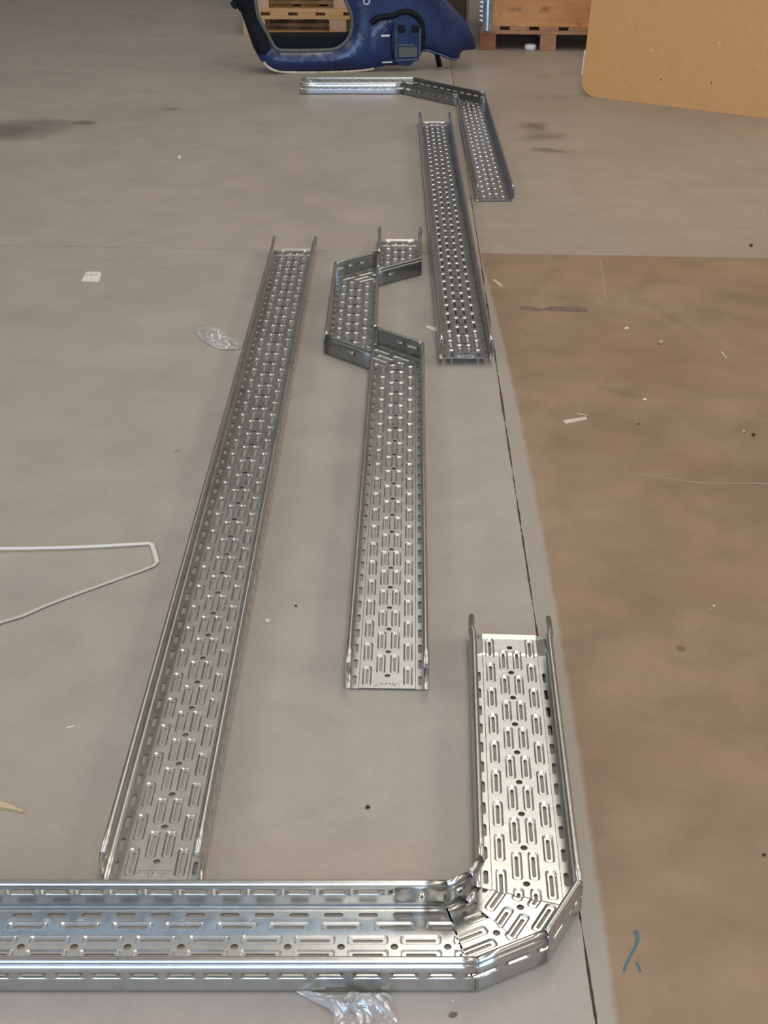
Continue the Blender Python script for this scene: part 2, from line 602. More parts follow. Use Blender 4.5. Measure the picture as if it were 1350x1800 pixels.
def finish(name, bm, m, parent, ang=None):
    bmesh.ops.remove_doubles(bm, verts=list(bm.verts), dist=0.00004)
    bmesh.ops.recalc_face_normals(bm, faces=list(bm.faces))
    up = sum(f.normal.z * f.calc_area() for f in bm.faces)
    if up < 0:
        bmesh.ops.reverse_faces(bm, faces=list(bm.faces))
    o = from_bm(name, bm, m, parent, smooth=ang)
    s = o.modifiers.new('thickness', 'SOLIDIFY')
    s.thickness = 0.0009
    s.offset = -1
    return o


def section(parent, origin, heading, y_at_origin, ya, yb, cuts=(), z=0.0, tilt=0.0, m=None, lettering=False, floor_cuts=None, wall_cuts=None, solid=False, wm=None):
    """one straight length of tray. heading = direction of +y (degrees), origin = where pattern position y_at_origin (mm) lies.
    cuts = planes in tray coordinates (x, y metres relative to the origin point; normal points to the waste)"""
    m = m or GALV
    M = Matrix.Translation(Vector((origin[0], origin[1], z))) @ Matrix.Rotation(R(heading - 90), 4, 'Z') @ Matrix.Rotation(tilt, 4, 'X') @ Matrix.Translation(Vector((0, -y_at_origin / 1000, 0)))
    oy = Vector((0, y_at_origin / 1000, 0))

    def trim(bm, extra):
        cut(bm, (0, ya / 1000, 0), (0, -1, 0))
        cut(bm, (0, yb / 1000, 0), (0, 1, 0))
        for (co, no) in extra:
            cut(bm, Vector((co[0], co[1], 0)) + oy, Vector((no[0], no[1], 0)))

    bm = bmesh.new()
    floor_cells(bm, ya, yb)
    bmesh.ops.remove_doubles(bm, verts=list(bm.verts), dist=0.00002)
    trim(bm, floor_cuts if floor_cuts is not None else cuts)
    if yb > 2990:                # raised coupling tongue at the far end
        for yy in (2941, 2946, 2990):
            slit(bm, yy)
        for v in bm.verts:
            yy = v.co.y * 1000
            if abs(v.co.x) < 0.0665:
                v.co.z += 0.0024 * min(1, max(0, (yy - 2941) / 5))
                v.co.z += 0.0046 * min(1, max(0, (yy - 2990) / 10))
    fl = finish('tray_floor', bm, m, None)
    fl.parent = parent
    inv = parent.matrix_basis.inverted()
    fl.matrix_basis = inv @ M
    for s in (-1, 1):
        bm = bmesh.new()
        wall_cells(bm, ya, yb, s, solid)
        bmesh.ops.remove_doubles(bm, verts=list(bm.verts), dist=0.00002)
        trim(bm, wall_cuts if wall_cuts is not None else cuts)
        if yb > 2990:            # pinched rim over the tongue
            for yy in (2938, 2950):
                slit(bm, yy)
            for v in bm.verts:
                yy = v.co.y * 1000
                if v.co.z > 0.042:
                    v.co.x += s * 0.0030 * min(1, max(0, (yy - 2938) / 12))
                    if yy > 2990:
                        v.co.z -= 0.004 * (v.co.z > 0.05)
        finish('side_wall', bm, wm or m, fl, ang=40)
    if lettering:
        cu = bpy.data.curves.new('lettering', 'FONT')
        cu.body = 'AIVTEC'
        cu.size = 0.0125
        cu.space_character = 1.12
        cu.extrude = 0.0009
        cu.bevel_depth = 0.00045
        cu.bevel_resolution = 1
        cu.align_x = 'CENTER'
        tmp = bpy.data.objects.new('tmp', cu)
        C.objects.link(tmp)
        bpy.context.view_layer.update()
        me = bpy.data.meshes.new_from_object(tmp.evaluated_get(bpy.context.evaluated_depsgraph_get()))
        bpy.data.objects.remove(tmp)
        me.materials.clear()
        lt = link('embossed_lettering', me, m, fl)
        lt['label'] = 'embossed maker lettering reading AIVTEC'
        lt.location = (0, 0.0065, Z0 / 1000)
        bm = bmesh.new()
        prism(bm, [(-0.0245, 0.0205), (0.0245, 0.0205), (0.0235, 0.0188), (-0.0235, 0.0188)], Z0 / 1000 - 0.0002, Z0 / 1000 + 0.0009)
        from_bm('embossed_bar', bm, m, fl)
    return fl


def mitre(h_prev, h_next):
    """unit normal (world) of the mitre plane, pointing along the run"""
    a = Vector((math.cos(R(h_prev)), math.sin(R(h_prev))))
    b = Vector((math.cos(R(h_next)), math.sin(R(h_next))))
    return (a + b).normalized()


def run(parent, pts, first=(None, None), m=None, starts=None, overlap=0.001, letter_first=False, solid={}, wms={}):
    """polyline of tray sections with mitred bends. starts = pattern position (mm) at the start point of each section"""
    hs = []
    for i in range(len(pts) - 1):
        d = Vector(pts[i + 1]) - Vector(pts[i])
        hs.append(math.degrees(math.atan2(d.y, d.x)))
    out = []
    for i in range(len(hs)):
        h = hs[i]
        L = (Vector(pts[i + 1]) - Vector(pts[i])).length * 1000
        y0 = starts[i]
        rot = Matrix.Rotation(R(90 - h), 2)
        cuts = []
        ya, yb = y0, y0 + L
        if i > 0:
            nw = rot @ (-mitre(hs[i - 1], h))
            cuts.append(((0, -overlap), nw))
            ya -= 90
        if i < len(hs) - 1:
            nw = rot @ mitre(h, hs[i + 1])
            cuts.append(((0, L / 1000 + overlap), nw))
            yb += 90
        ya, yb = max(0, ya), min(3000, yb)
        out.append(section(parent, pts[i], h, y0, ya, yb, cuts=cuts, m=m, lettering=(letter_first and i == 0), solid=solid.get(i, False), wm=wms.get(i)))
    return out


# --- long straight tray on the left
P = Vector((-0.3450, 1.4115))
t = thing('cable_tray', (P.x, P.y, 0), 0, 'longest straight perforated steel cable tray, left of the jogged one', 'cable tray', 'cable trays on the floor')
section(t, P, 89.35, 0, 0, 3000, lettering=True)

# --- middle run that jogs sideways and back
MP = [(0.0055, 1.8815), (0.0375, 3.380), (-0.0960, 3.502), (-0.0905, 4.082), (0.0505, 4.197), (0.0570, 4.520)]
t = thing('cable_tray_run', (MP[0][0], MP[0][1], 0), 0, 'middle perforated steel tray that jogs left and back right around an open gap', 'cable tray', 'cable trays on the floor')
L3 = (Vector(MP[5]) - Vector(MP[4])).length * 1000
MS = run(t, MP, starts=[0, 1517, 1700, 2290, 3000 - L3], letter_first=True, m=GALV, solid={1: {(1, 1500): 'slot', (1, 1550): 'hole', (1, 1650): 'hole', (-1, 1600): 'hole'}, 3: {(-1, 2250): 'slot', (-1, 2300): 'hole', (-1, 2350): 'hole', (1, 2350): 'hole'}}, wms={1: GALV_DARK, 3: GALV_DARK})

# --- raised straight tray further back, resting on a white block
P = Vector((0.2310, 3.3880))
t = thing('cable_tray', (P.x, P.y, 0), 0, 'straight perforated tray with dark slots, near end propped up, beside the floor joint', 'cable tray', 'cable trays on the floor')
section(t, P, 89.75, 0, 0, 3000, z=0.0165, tilt=-math.asin(0.0165 / 3.0), m=GALV_DIM, lettering=True)

# --- run along the bottom of the picture with a mitred corner
AH = 0.0896
C0, C1, C2, C3 = (0.1085, 1.2840), (0.1735, 1.3160), (0.2105, 1.3765), (0.2385, 2.0380)
BP = [(-1.00, 1.2840), C0, C1, C2, C3]
L0 = (C0[0] + 1.0) * 1000
y_hole = 37.5 + 75 * 20
a_start = y_hole - (AH + 1.0) * 1000 + 0.0
a_start += 0 if a_start > 0 else 0
LD = (Vector(C3) - Vector(C2)).length * 1000
t = thing('cable_tray_run', (C0[0], C0[1], 0), 0, 'nearest shiny steel tray, turning a mitred corner away from the viewer', 'cable tray', 'cable trays on the floor')
BS = run(t, BP, starts=[a_start, 1180, 1415, 3000 - LD], overlap=0.0015)
BOTTOM = t
BS[2].location.z += 0.0011
BS[3].location.z += 0.0022

# inner coupling strips with cross-head screws at the corner



def screw(parent, r, h):
    bm = bmesh.new()
    bmesh.ops.create_cone(bm, cap_ends=True, segments=20, radius1=r, radius2=r * 0.72, depth=h, matrix=Matrix.Translation((0, 0, h / 2)))
    s = from_bm('screw', bm, STEEL, parent, smooth=40)
    bm = bmesh.new()
    box(bm, -r * 0.62, r * 0.62, -r * 0.14, r * 0.14, h - 0.0002, h + 0.00015)
    box(bm, -r * 0.14, r * 0.14, -r * 0.62, r * 0.62, h - 0.0002, h + 0.0002)
    from_bm('cross_slot_shade', bm, BLACKBIT, s)  # black bars stand in for the shaded recess of the head
    return s


def coupling(parent, p0, p1, z0, z1, inward, m=GALV, name='coupling_strip', sx=0.55):
    """flat strip with folded lips lying against the inside of a wall from p0 to p1 (plan), facing 'inward'"""
    a, b = Vector(p0), Vector(p1)
    d = (b - a)
    L = d.length
    d.normalize()
    M = Matrix(((d.x, 0, inward[0], a.x), (d.y, 0, inward[1], a.y), (0, 1, 0, 0), (0, 0, 0, 1)))
    bm = bmesh.new()
    hs = [(0.0, 0.0), (0.0022, 0.0026), (0.006, 0.0026), (z1 - z0 - 0.009, 0.0026), (z1 - z0 - 0.006, 0.0012), (z1 - z0, 0.0012)]
    for i in range(len(hs) - 1):
        (h0, d0), (h1, d1) = hs[i], hs[i + 1]
        vs = [bm.verts.new((x, z0 + h, dd)) for (x, h, dd) in ((0, h0, d0), (L, h0, d0), (L, h1, d1), (0, h1, d1))]
        bm.faces.new(vs)
    bmesh.ops.remove_doubles(bm, verts=list(bm.verts), dist=1e-5)
    o = from_bm(name, bm, m, parent, smooth=20)
    sol = o.modifiers.new('thickness', 'SOLIDIFY')
    sol.thickness = 0.001
    sol.offset = -1
    o.matrix_basis = parent.matrix_basis.inverted() @ M
    s = screw(o, 0.0062, 0.0022)
    s.matrix_basis = Matrix.Translation((L * sx, z0 + (z1 - z0) * 0.47, 0.0026))
    return o


coupling(t, (0.016, 1.3578), (0.0865, 1.3578), 0.0135, 0.0475, (0, -1))
i1 = Vector((0.0905, 1.3592))
i2 = Vector((0.1200, 1.3740))
dd = (i2 - i1).normalized()
coupling(t, i1, i2, 0.0135, 0.0475, (dd.y, -dd.x), m=GALV_DIM, sx=0.62)
# torn flap where the inner walls meet
bm = bmesh.new()
q = [(0.1195, 1.3725, 0.044), (0.1275, 1.3765, 0.040), (0.1255, 1.3700, 0.026), (0.1215, 1.3665, 0.016), (0.1185, 1.3690, 0.030), (0.1300, 1.3820, 0.047)]
vs = [bm.verts.new(p) for p in q]
bm.faces.new((vs[0], vs[4], vs[2], vs[1]))
bm.faces.new((vs[4], vs[3], vs[2]))
bm.faces.new((vs[0], vs[1], vs[5]))
o = from_bm('torn_flap', bm, GALV, t)
o.modifiers.new('thickness', 'SOLIDIFY').thickness = 0.001
o.matrix_basis = t.matrix_basis.inverted()

# raised rim flaps of the two short corner segments
for (a, b) in (((0.0880, 1.3500), (0.1195, 1.3672)), ((0.1225, 1.3700), (0.1392, 1.4010))):
    a, b = Vector(a), Vector(b)
    d = (b - a).normalized()
    n_in = Vector((d.y, -d.x))
    bm = bmesh.new()
    prof_ = [(0.0075, 0.049), (0.0080, 0.057), (0.0068, 0.0625), (0.0040, 0.0655), (0.0008, 0.0660), (-0.0012, 0.0640)]
    for i in range(len(prof_) - 1):
        vs = [bm.verts.new((p.x + n_in.x * o_, p.y + n_in.y * o_, z_)) for (p, (o_, z_)) in ((a, prof_[i]), (b, prof_[i]), (b, prof_[i + 1]), (a, prof_[i + 1]))]
        bm.faces.new(vs)
    bmesh.ops.remove_doubles(bm, verts=list(bm.verts), dist=1e-5)
    o = from_bm('rim_flap', bm, GALV, BOTTOM, smooth=40)
    sol = o.modifiers.new('thickness', 'SOLIDIFY')
    sol.thickness = 0.001
    o.matrix_basis = BOTTOM.matrix_basis.inverted()

# --- far run with a long diagonal
FP = [(-0.4450, 7.150), (0.1280, 7.150), (0.4445, 6.805), (0.4370, 5.0380)]
t = thing('cable_tray_run', (FP[0][0], FP[0][1], 0), 0, 'farthest steel tray with a long diagonal, in front of the blue body panel', 'cable tray', 'cable trays on the floor')
rp = FP[::-1]
Lr = [(Vector(rp[i + 1]) - Vector(rp[i])).length * 1000 for i in range(3)]
FS = run(t, rp, starts=[0, 1790, 3000 - Lr[2]], m=GALV_DIM, wms={1: GALV_DARK})  # steel copies lightened and darkened per section for what each reflects
FS[2].data.materials[0] = GALV
for ch in FS[2].children:
    ch.data.materials[0] = GALV

# white block under the raised tray
bm = bmesh.new()
vs = box(bm, 0.178, 0.285, 3.475, 3.595, 0.0, 0.0148)
bmesh.ops.bevel(bm, geom=list(bm.edges), offset=0.002, segments=2, affect='EDGES', profile=0.5)
tag(from_bm('packing_block', bm, WHITE), 'white block showing through the near slots of the propped tray', 'block')


# ------------------------------------------------------------------ blue car body side frame
pn = Vector((-math.sin(R(8)), math.cos(R(8)), 0))
pc = Vector((-0.42, 7.665, 0))
PANEL = thing('car_body_panel', (pc.x, pc.y, 0), R(8), 'scuffed dark blue car body side frame with a rounded door opening', 'car panel')
PM = Matrix.Translation(pc) @ Matrix.Rotation(R(8), 4, 'Z') @ Matrix.Rotation(R(90), 4, 'X')     # local x right, y up, z towards viewer
PMi = PM.inverted()


def pp(u, v):
    p = PMi @ at_plane(u, v, pc, pn)
    return (p.x, p.y)


def smooth_loop(pts, n=3, closed=True):
    """Catmull-Rom subdivision"""
    P_ = [Vector(p) for p in pts]
    out = []
    m_ = len(P_)
    for i in range(m_ if closed else m_ - 1):
        p0, p1, p2, p3 = (P_[(i - 1) % m_], P_[i], P_[(i + 1) % m_], P_[(i + 2) % m_]) if closed else (P_[max(i - 1, 0)], P_[i], P_[i + 1], P_[min(i + 2, m_ - 1)])
        for j in range(n):
            tt = j / n
            out.append(0.5 * ((2 * p1) + (p2 - p0) * tt + (2 * p0 - 5 * p1 + 4 * p2 - p3) * tt ** 2 + (3 * p1 - p0 - 3 * p2 + p3) * tt ** 3))
    if not closed:
        out.append(P_[-1])
    return out


OPEN = [(449, 3), (454, 29), (463, 47), (472, 63), (480, 79), (489, 87.5), (502, 89), (540, 89), (576, 88), (592, 85), (605, 76.5), (613, 66), (617.5, 54), (619, 40), (617, 23), (611, 8), (600, -20), (588, -70), (560, -105), (500, -110), (458, -85), (447, -40)]
OUTR = [(400, -90), (404, -20), (409, 4), (424, 22), (434, 50), (446, 84), (458, 106), (472, 118), (490, 124.5), (515, 126.5), (580, 126), (640, 123), (660, 119), (676, 115), (694, 114.5), (705, 113), (722, 109), (736, 98), (742, 91), (752, 90), (763, 94.5), (774, 98), (785, 102.5), (794, 106), (803, 105.5), (807.5, 100), (809, 93), (814, 88.5), (826, 87.3), (835.5, 86), (836, 78), (831, 64), (821, 42), (810, 27), (793, 10), (776, -8), (745, -40), (712, -90), (680, -150), (600, -170), (480, -165), (420, -140)]
outl = [pp(*p) for p in OUTR]
opl = [pp(*p) for p in OPEN]
opl_s = smooth_loop(opl, 3)


def dist_loop(p, loop):
    best = 9
    for i in range(len(loop)):
        a, b = Vector(loop[i]), Vector(loop[(i + 1) % len(loop)])
        d = b - a
        tt = max(0, min(1, (p - a).dot(d) / max(d.length_squared, 1e-9)))
        best = min(best, (p - (a + d * tt)).length)
    return best


def flatpanel(bm, outer, inner, zf, zb, fine=0.03, crown=0.03, reach=0.07):
    """sheet with a hole, gently crowned, plus returned flanges of depth zb"""
    vo = [bm.verts.new((p[0], p[1], 0)) for p in outer]
    eo = [bm.edges.new((vo[i], vo[(i + 1) % len(vo)])) for i in range(len(vo))]
    ei = []
    vi = []
    if inner:
        vi = [bm.verts.new((p[0], p[1], 0)) for p in inner]
        ei = [bm.edges.new((vi[i], vi[(i + 1) % len(vi)])) for i in range(len(vi))]
    bmesh.ops.triangle_fill(bm, use_beauty=True, use_dissolve=False, edges=eo + ei)
    border = set(vo + vi)
    # slice into a fine mesh so that the sheet can bulge
    xs = [v.co.x for v in bm.verts]
    ys = [v.co.y for v in bm.verts]
    for ax, (lo, hi) in ((0, (min(xs), max(xs))), (1, (min(ys), max(ys)))):
        c = lo + fine
        while c < hi:
            co = (c, 0, 0) if ax == 0 else (0, c, 0)
            no = (1, 0, 0) if ax == 0 else (0, 1, 0)
            bmesh.ops.bisect_plane(bm, geom=list(bm.verts) + list(bm.edges) + list(bm.faces), plane_co=co, plane_no=no)
            c += fine
    bed = [e for e in bm.edges if len(e.link_faces) == 1]
    for v in bm.verts:
        p = v.co.xy
        d = dist_loop(p, outer)
        if inner:
            d = min(d, dist_loop(p, inner))
        q_ = min(1, d / reach)
        v.co.z = zf + crown * math.sin(q_ * math.pi / 2)
    r = bmesh.ops.extrude_edge_only(bm, edges=bed)
    for e in r['geom']:
        if isinstance(e, bmesh.types.BMVert):
            e.co.z = zb
    bmesh.ops.recalc_face_normals(bm, faces=list(bm.faces))


def add_panel_part(name, bm, m, ang=50, sol=None):
    o = from_bm(name, bm, m, PANEL, smooth=ang)
    o.matrix_basis = PANEL.matrix_basis.inverted() @ PM
    if sol:
        s_ = o.modifiers.new('thickness', 'SOLIDIFY')
        s_.thickness = sol
        s_.offset = 0
    return o


bm = bmesh.new()
flatpanel(bm, outl, opl_s, 0.0, -0.05, fine=0.035)
BODY = add_panel_part('body_sheet', bm, BLUE, 50, 0.002)
BODY.data.materials.append(BLACK)
_xl = pp(470, 60)[0]
for f in BODY.data.polygons:       # black put on the screen pillar imitates its shade, the rest blue
    c_ = f.center
    lim = pp(452, 20)[0] + max(0, (pp(500, 90)[1] + 0.02 - c_.y)) * -1.0
    if c_.x < _xl and c_.y > pp(470, 95)[1]:
        f.material_index = 1


def sweep(pts, rad, seg=8, closed=False, zc=0.0, flat=1.0):
    bm = bmesh.new()
    P_ = [Vector((p[0], p[1], zc)) for p in pts]
    n = len(P_)
    rings = []
    for i in range(n):
        a = P_[(i - 1) % n] if (closed or i > 0) else P_[0]
        b = P_[(i + 1) % n] if (closed or i < n - 1) else P_[-1]
        d = (b - a).normalized()
        nr = Vector((-d.y, d.x, 0))
        rings.append([bm.verts.new(P_[i] + nr * rad * math.cos(2 * math.pi * k / seg) + Vector((0, 0, 1)) * rad * flat * math.sin(2 * math.pi * k / seg)) for k in range(seg)])
    for i in range(n if closed else n - 1):
        A, B = rings[i], rings[(i + 1) % n]
        for k in range(seg):
            bm.faces.new((A[k], A[(k + 1) % seg], B[(k + 1) % seg], B[k]))
    if not closed:
        bm.faces.new(rings[0][::-1])
        bm.faces.new(rings[-1])
    bmesh.ops.recalc_face_normals(bm, faces=list(bm.faces))
    return bm


add_panel_part('door_seal', sweep(opl_s, 0.011, closed=True, zc=0.002), SEAL)
add_panel_part('sill_edge', sweep(smooth_loop([pp(*p) for p in [(463, 108.5), (473, 118.5), (489, 125), (515, 127), (580, 126.6), (635, 123.6), (657, 120)]], 4, False), 0.0075, zc=0.012), CREAM)
# inner black box section behind the sill and pillar
bm = bmesh.new()
prism(bm, [pp(*p) for p in [(452, 40), (462, 66.5), (614, 66.5), (640, 60), (650, 108), (480, 112), (462, 100), (446, 60)]], -0.20, -0.07)
bmesh.ops.triangulate(bm, faces=[f for f in bm.faces if len(f.verts) > 4])
add_panel_part('inner_sill', bm, BLACK, 30)
# raised body feature lines round the lock recess
rec = smooth_loop([pp(*p) for p in [(648, 104), (644, 84), (645, 60), (652, 43), (668, 34), (690, 31), (690, 60), (690, 85), (690, 105), (668, 109)]], 3)
bm = bmesh.new()
flatpanel(bm, [tuple(p) for p in rec], None, 0.028, 0.0, fine=0.03, crown=0.014, reach=0.03)
add_panel_part('lock_panel', bm, BLUE, 50)
add_panel_part('arch_flange', sweep(smooth_loop([pp(*p) for p in [(650, 40), (664, 30), (690, 26), (703, 20), (718, 20), (732, 28), (740, 42), (741, 60), (740, 82)]], 3, False), 0.017, zc=0.030), BLACK)
bm = bmesh.new()
ho = [pp(*p) for p in [(692, 104), (692, 40), (700, 32), (716, 29), (730, 34), (738, 46), (738, 80), (734, 100), (716, 114), (702, 112)]]
prism(bm, ho, 0.026, 0.046)
bmesh.ops.triangulate(bm, faces=[f for f in bm.faces if len(f.verts) > 4])
BR = add_panel_part('hinge_bracket', bm, BLUE, 30)


def bar_px(name, pts, r, zc, m, parent=None):
    o = add_panel_part(name, sweep([pp(*p) for p in pts], r, zc=zc, flat=0.7), m)
    return o


bar_px('bracket_rib', [(694, 98), (694, 50)], 0.008, 0.05, GREYBLUE)
bar_px('bracket_rib', [(735, 96), (736, 48)], 0.008, 0.05, GREYBLUE)
bar_px('bracket_rib', [(697, 77), (726, 77)], 0.007, 0.05, GREYBLUE)
bar_px('bracket_rib', [(694, 104), (734, 102)], 0.006, 0.048, GREYBLUE)
for (x0_, x1_) in ((697, 710), (721, 734)):
    bm = bmesh.new()
    prism(bm, [pp(*p) for p in [(x0_ + 2, 56), (x1_ - 2, 56), (x1_, 53), (x1_, 44), (x1_ - 2, 41.5), (x0_ + 2, 41.5), (x0_, 44), (x0_, 53)]], 0.040, 0.0475)
    add_panel_part('mounting_hole_shade', bm, BLACK, 30)  # black plate stands in for the shade inside the hole
bm = bmesh.new()
prism(bm, [pp(*p) for p in [(699, 98), (731, 97), (731, 80), (699, 80)]], 0.040, 0.0475)
add_panel_part('bracket_recess', bm, SEAL, 30)
bm = bmesh.new()
prism(bm, [pp(*p) for p in [(668, 62.5), (683, 62), (683, 58.5), (668, 59)]], 0.040, 0.0435)
add_panel_part('white_tab', bm, WHITE)
bar_px('striker', [(655, 72), (664, 62)], 0.005, 0.044, GREYBLUE)
bar_px('striker', [(672, 56), (679, 47)], 0.005, 0.044, GREYBLUE)
bar_px('flange_edge', [(670, 108), (688, 107)], 0.004, 0.036, WHITE)
bar_px('fender_lip', [(742, 88), (752, 87), (763, 91.5), (774, 95), (785, 99.5), (794, 103.4), (803, 103)], 0.006, 0.018, GREYBLUE)
ring = [pp(643, 1)[0], pp(643, 1)[1]]
add_panel_part('door_ring', sweep([(ring[0] + 0.016 * math.cos(2 * math.pi * k / 18), ring[1] + 0.016 * math.sin(2 * math.pi * k / 18)) for k in range(18)], 0.0035, closed=True, zc=0.034), WHITE)
# prop leg under the wheel arch, down to the floor
foot = PMi @ at(773, 117, 0)
topp = pp(766, 86)
bm = bmesh.new()
box(bm, -0.011, 0.011, -0.011, 0.011, 0, 1)
o = from_bm('prop_leg', bm, BLACK, PANEL)
fa = at(773, 117, 0.0)
fb = PM @ Vector((topp[0], topp[1] + 0.02, -0.03))
dv = fb - fa
o.matrix_basis = PANEL.matrix_basis.inverted() @ (Matrix.Translation(fa) @ dv.to_track_quat('Z', 'Y').to_matrix().to_4x4() @ Matrix.Diagonal((1, 1, dv.length, 1)))
# ragged cable clip on the pillar
bm = bmesh.new()
cpt = pp(411, 9)
prism(bm, [(cpt[0] - 0.020, cpt[1] + 0.012), (cpt[0] - 0.004, cpt[1] + 0.024), (cpt[0] + 0.016, cpt[1] + 0.014), (cpt[0] + 0.014, cpt[1] - 0.022), (cpt[0] - 0.006, cpt[1] - 0.014)], -0.01, 0.016)
add_panel_part('pillar_clip', bm, BLACK)


# ------------------------------------------------------------------ pallets
def pallet(name, loc, rz, lx, ly, label, mt_board, mt_block, bottom=True, blocks=((0, 0.145), (0.5, 0.145), (1, 0.145)), block_h=0.078, nd=5, mt_first=None):
    """front edge along local x at y = 0"""
    t_ = thing(name, loc, rz, label, 'pallet')
    z = 0.0
    if bottom:
        for (f, bw) in blocks[:1] + blocks[1:]:
            pass
        for yy in (0.0, ly / 2 - 0.05, ly - 0.1):
            box_obj('bottom_board', (0, lx, yy, yy + 0.1, 0, 0.022), mt_board, t_, 0.002)
        z = 0.022
    for yy in (0.0, ly / 2 - 0.05, ly - 0.1):
        for i, (f, bw) in enumerate(blocks):
            x = f * (lx - bw)
            box_obj('block', (x, x + bw, yy + 0.002, yy + 0.098, z, z + block_h), (mt_first if (mt_first and i == 0) else mt_block), t_, 0.003)
    z += block_h
    for yy in (0.0, ly / 2 - 0.05, ly - 0.1):
        box_obj('stringer_board', (0, lx, yy, yy + 0.1, z, z + 0.022), mt_board, t_, 0.002)
    z += 0.022
    w_ = 0.12
    for i in range(nd):
        x = i * (lx - w_) / (nd - 1)
        box_obj('deck_board', (x, x + w_, 0, ly, z, z + 0.022), mt_board, t_, 0.002)
    return t_, z + 0.022


# pine pallets standing behind the blue panel
pb = at(428, 62)
pz = 0.0
LBL = ['pale pine pallet on the floor, seen through the panel opening', 'pale pine pallet stacked second, seen through the panel opening', 'pale pine pallet topmost of the stack behind the blue panel']
for i in range(2):
    t_, h_ = pallet('wooden_pallet', (pb.x + (0.03 if i == 1 else 0), pb.y, pz), R(-1), 1.2, 0.8, LBL[i], WOOD_PINE, WOOD_BLOCK, blocks=((0, 0.145), (0.52, 0.112), (1, 0.145)), nd=7)
    t_['group'] = 'pine pallets behind the blue panel'
    pz += h_

# dark load inferred behind the pallets, added to blacken their gaps
ld = thing('added_dark_load', (-0.93, 10.08, 0), R(-1), 'black load added behind the pale pine pallets to darken their gaps', 'load')
box_obj('cover', (0, 1.25, 0, 0.9, 0.02, 0.95), BLACK, ld, 0.03)
box_obj('base_board', (0.02, 1.23, 0.02, 0.88, 0.0, 0.02), WOOD_PINE, ld)

# pallet with a plywood crate on it, to the right
pr0 = at(843, 88)
PR = R(-4)
t_, h_ = pallet('wooden_pallet', (pr0.x, pr0.y, 0), PR, 0.84, 1.1, 'red-brown pallet carrying the orange plywood crate', WOOD_PALE, WOOD_PALE, bottom=False, blocks=((0, 0.098), (0.5, 0.098), (1, 0.098)), block_h=0.095, nd=5, mt_first=WOOD_RED)
crate = thing('plywood_crate', (pr0.x, pr0.y, 0), PR, 'orange stained plywood crate on the red-brown pallet', 'crate')
box_obj('crate_panel', (0.03, 0.86, 0.012, 0.030, h_, h_ + 0.62), PLY, crate, 0.002)
box_obj('crate_panel', (0.03, 0.86, 1.05, 1.068, h_, h_ + 0.62), PLY, crate, 0.002)
box_obj('crate_panel', (0.03, 0.048, 0.030, 1.05, h_, h_ + 0.62), PLY, crate, 0.002)
box_obj('crate_panel', (0.842, 0.86, 0.030, 1.05, h_, h_ + 0.62), PLY, crate, 0.002)
box_obj('crate_lid', (0.02, 0.87, 0.0, 1.08, h_ + 0.62, h_ + 0.64), PLY, crate, 0.002)
# galvanised slotted profile upright against the crate
post = thing('steel_profile', (pr0.x, pr0.y, 0), PR, 'upright galvanised slotted profile in front of the plywood crate', 'profile')
pz0 = 0.117 + 0.0003
bm = bmesh.new()
for (a, b) in (((0.0, -0.002), (0.0, -0.045)), ):
    pass
prof = [(0.012, -0.0005), (0.012, -0.030), (0.030, -0.034), (0.036, -0.022), (0.048, -0.022), (0.054, -0.034), (0.070, -0.030), (0.070, -0.0005)]
for i in range(len(prof) - 1):
    p, q = prof[i], prof[i + 1]
    vs = [bm.verts.new((x, y, z)) for (x, y, z) in ((p[0], p[1], pz0), (q[0], q[1], pz0), (q[0], q[1], pz0 + 0.75), (p[0], p[1], pz0 + 0.75))]
    bm.faces.new(vs)
bmesh.ops.remove_doubles(bm, verts=list(bm.verts), dist=1e-5)
o = from_bm('profile_body', bm, GALV, post)
o.modifiers.new('thickness', 'SOLIDIFY').thickness = 0.0015
bm = bmesh.new()
tooth = [(0, 0), (-0.020, 0.012), (-0.020, 0.018), (0, 0.020)]
for k in range(24):
    b_ = bmesh.new()
    z = pz0 + 0.05 + k * 0.026
    A = [bm.verts.new((0.0125 + x, -0.028, z + zz)) for (x, zz) in tooth]
    B = [bm.verts.new((0.0125 + x, -0.0245 + 0.003, z + zz)) for (x, zz) in tooth]
    bm.faces.new(A)
    bm.faces.new(B[::-1])
    for i in range(4):
        bm.faces.new((A[i], B[i], B[(i + 1) % 4], A[(i + 1) % 4]))
    b_.free()
bmesh.ops.recalc_face_normals(bm, faces=list(bm.faces))
from_bm('serrated_edge', bm, GALV, post)

# white cap under the pallet
cpt = at(932, 87)
bm = bmesh.new()
prof = [(0.0, 0.0), (0.031, 0.0), (0.036, 0.004), (0.037, 0.020), (0.036, 0.026), (0.033, 0.030), (0.026, 0.0305), (0.024, 0.026), (0.0, 0.0255)]
rings = []
for (r_, z_) in prof:
    rings.append([bm.verts.new((r_ * math.cos(2 * math.pi * k / 28), r_ * math.sin(2 * math.pi * k / 28), z_)) for k in range(28)] if r_ else [bm.verts.new((0, 0, z_))])
for A, B in zip(rings, rings[1:]):
    for k in range(28):
        k2 = (k + 1) % 28
        if len(A) == 1:
            bm.faces.new((A[0], B[k2], B[k]))
        elif len(B) == 1:
            bm.faces.new((A[k], A[k2], B[0]))
        else:
            bm.faces.new((A[k], A[k2], B[k2], B[k]))
bmesh.ops.recalc_face_normals(bm, faces=list(bm.faces))
o = tag(from_bm('round_white_cap', bm, WHITE, smooth=35), 'small round white plastic cap on the floor by the pallet', 'cap')
o.location = (cpt.x, cpt.y, 0)

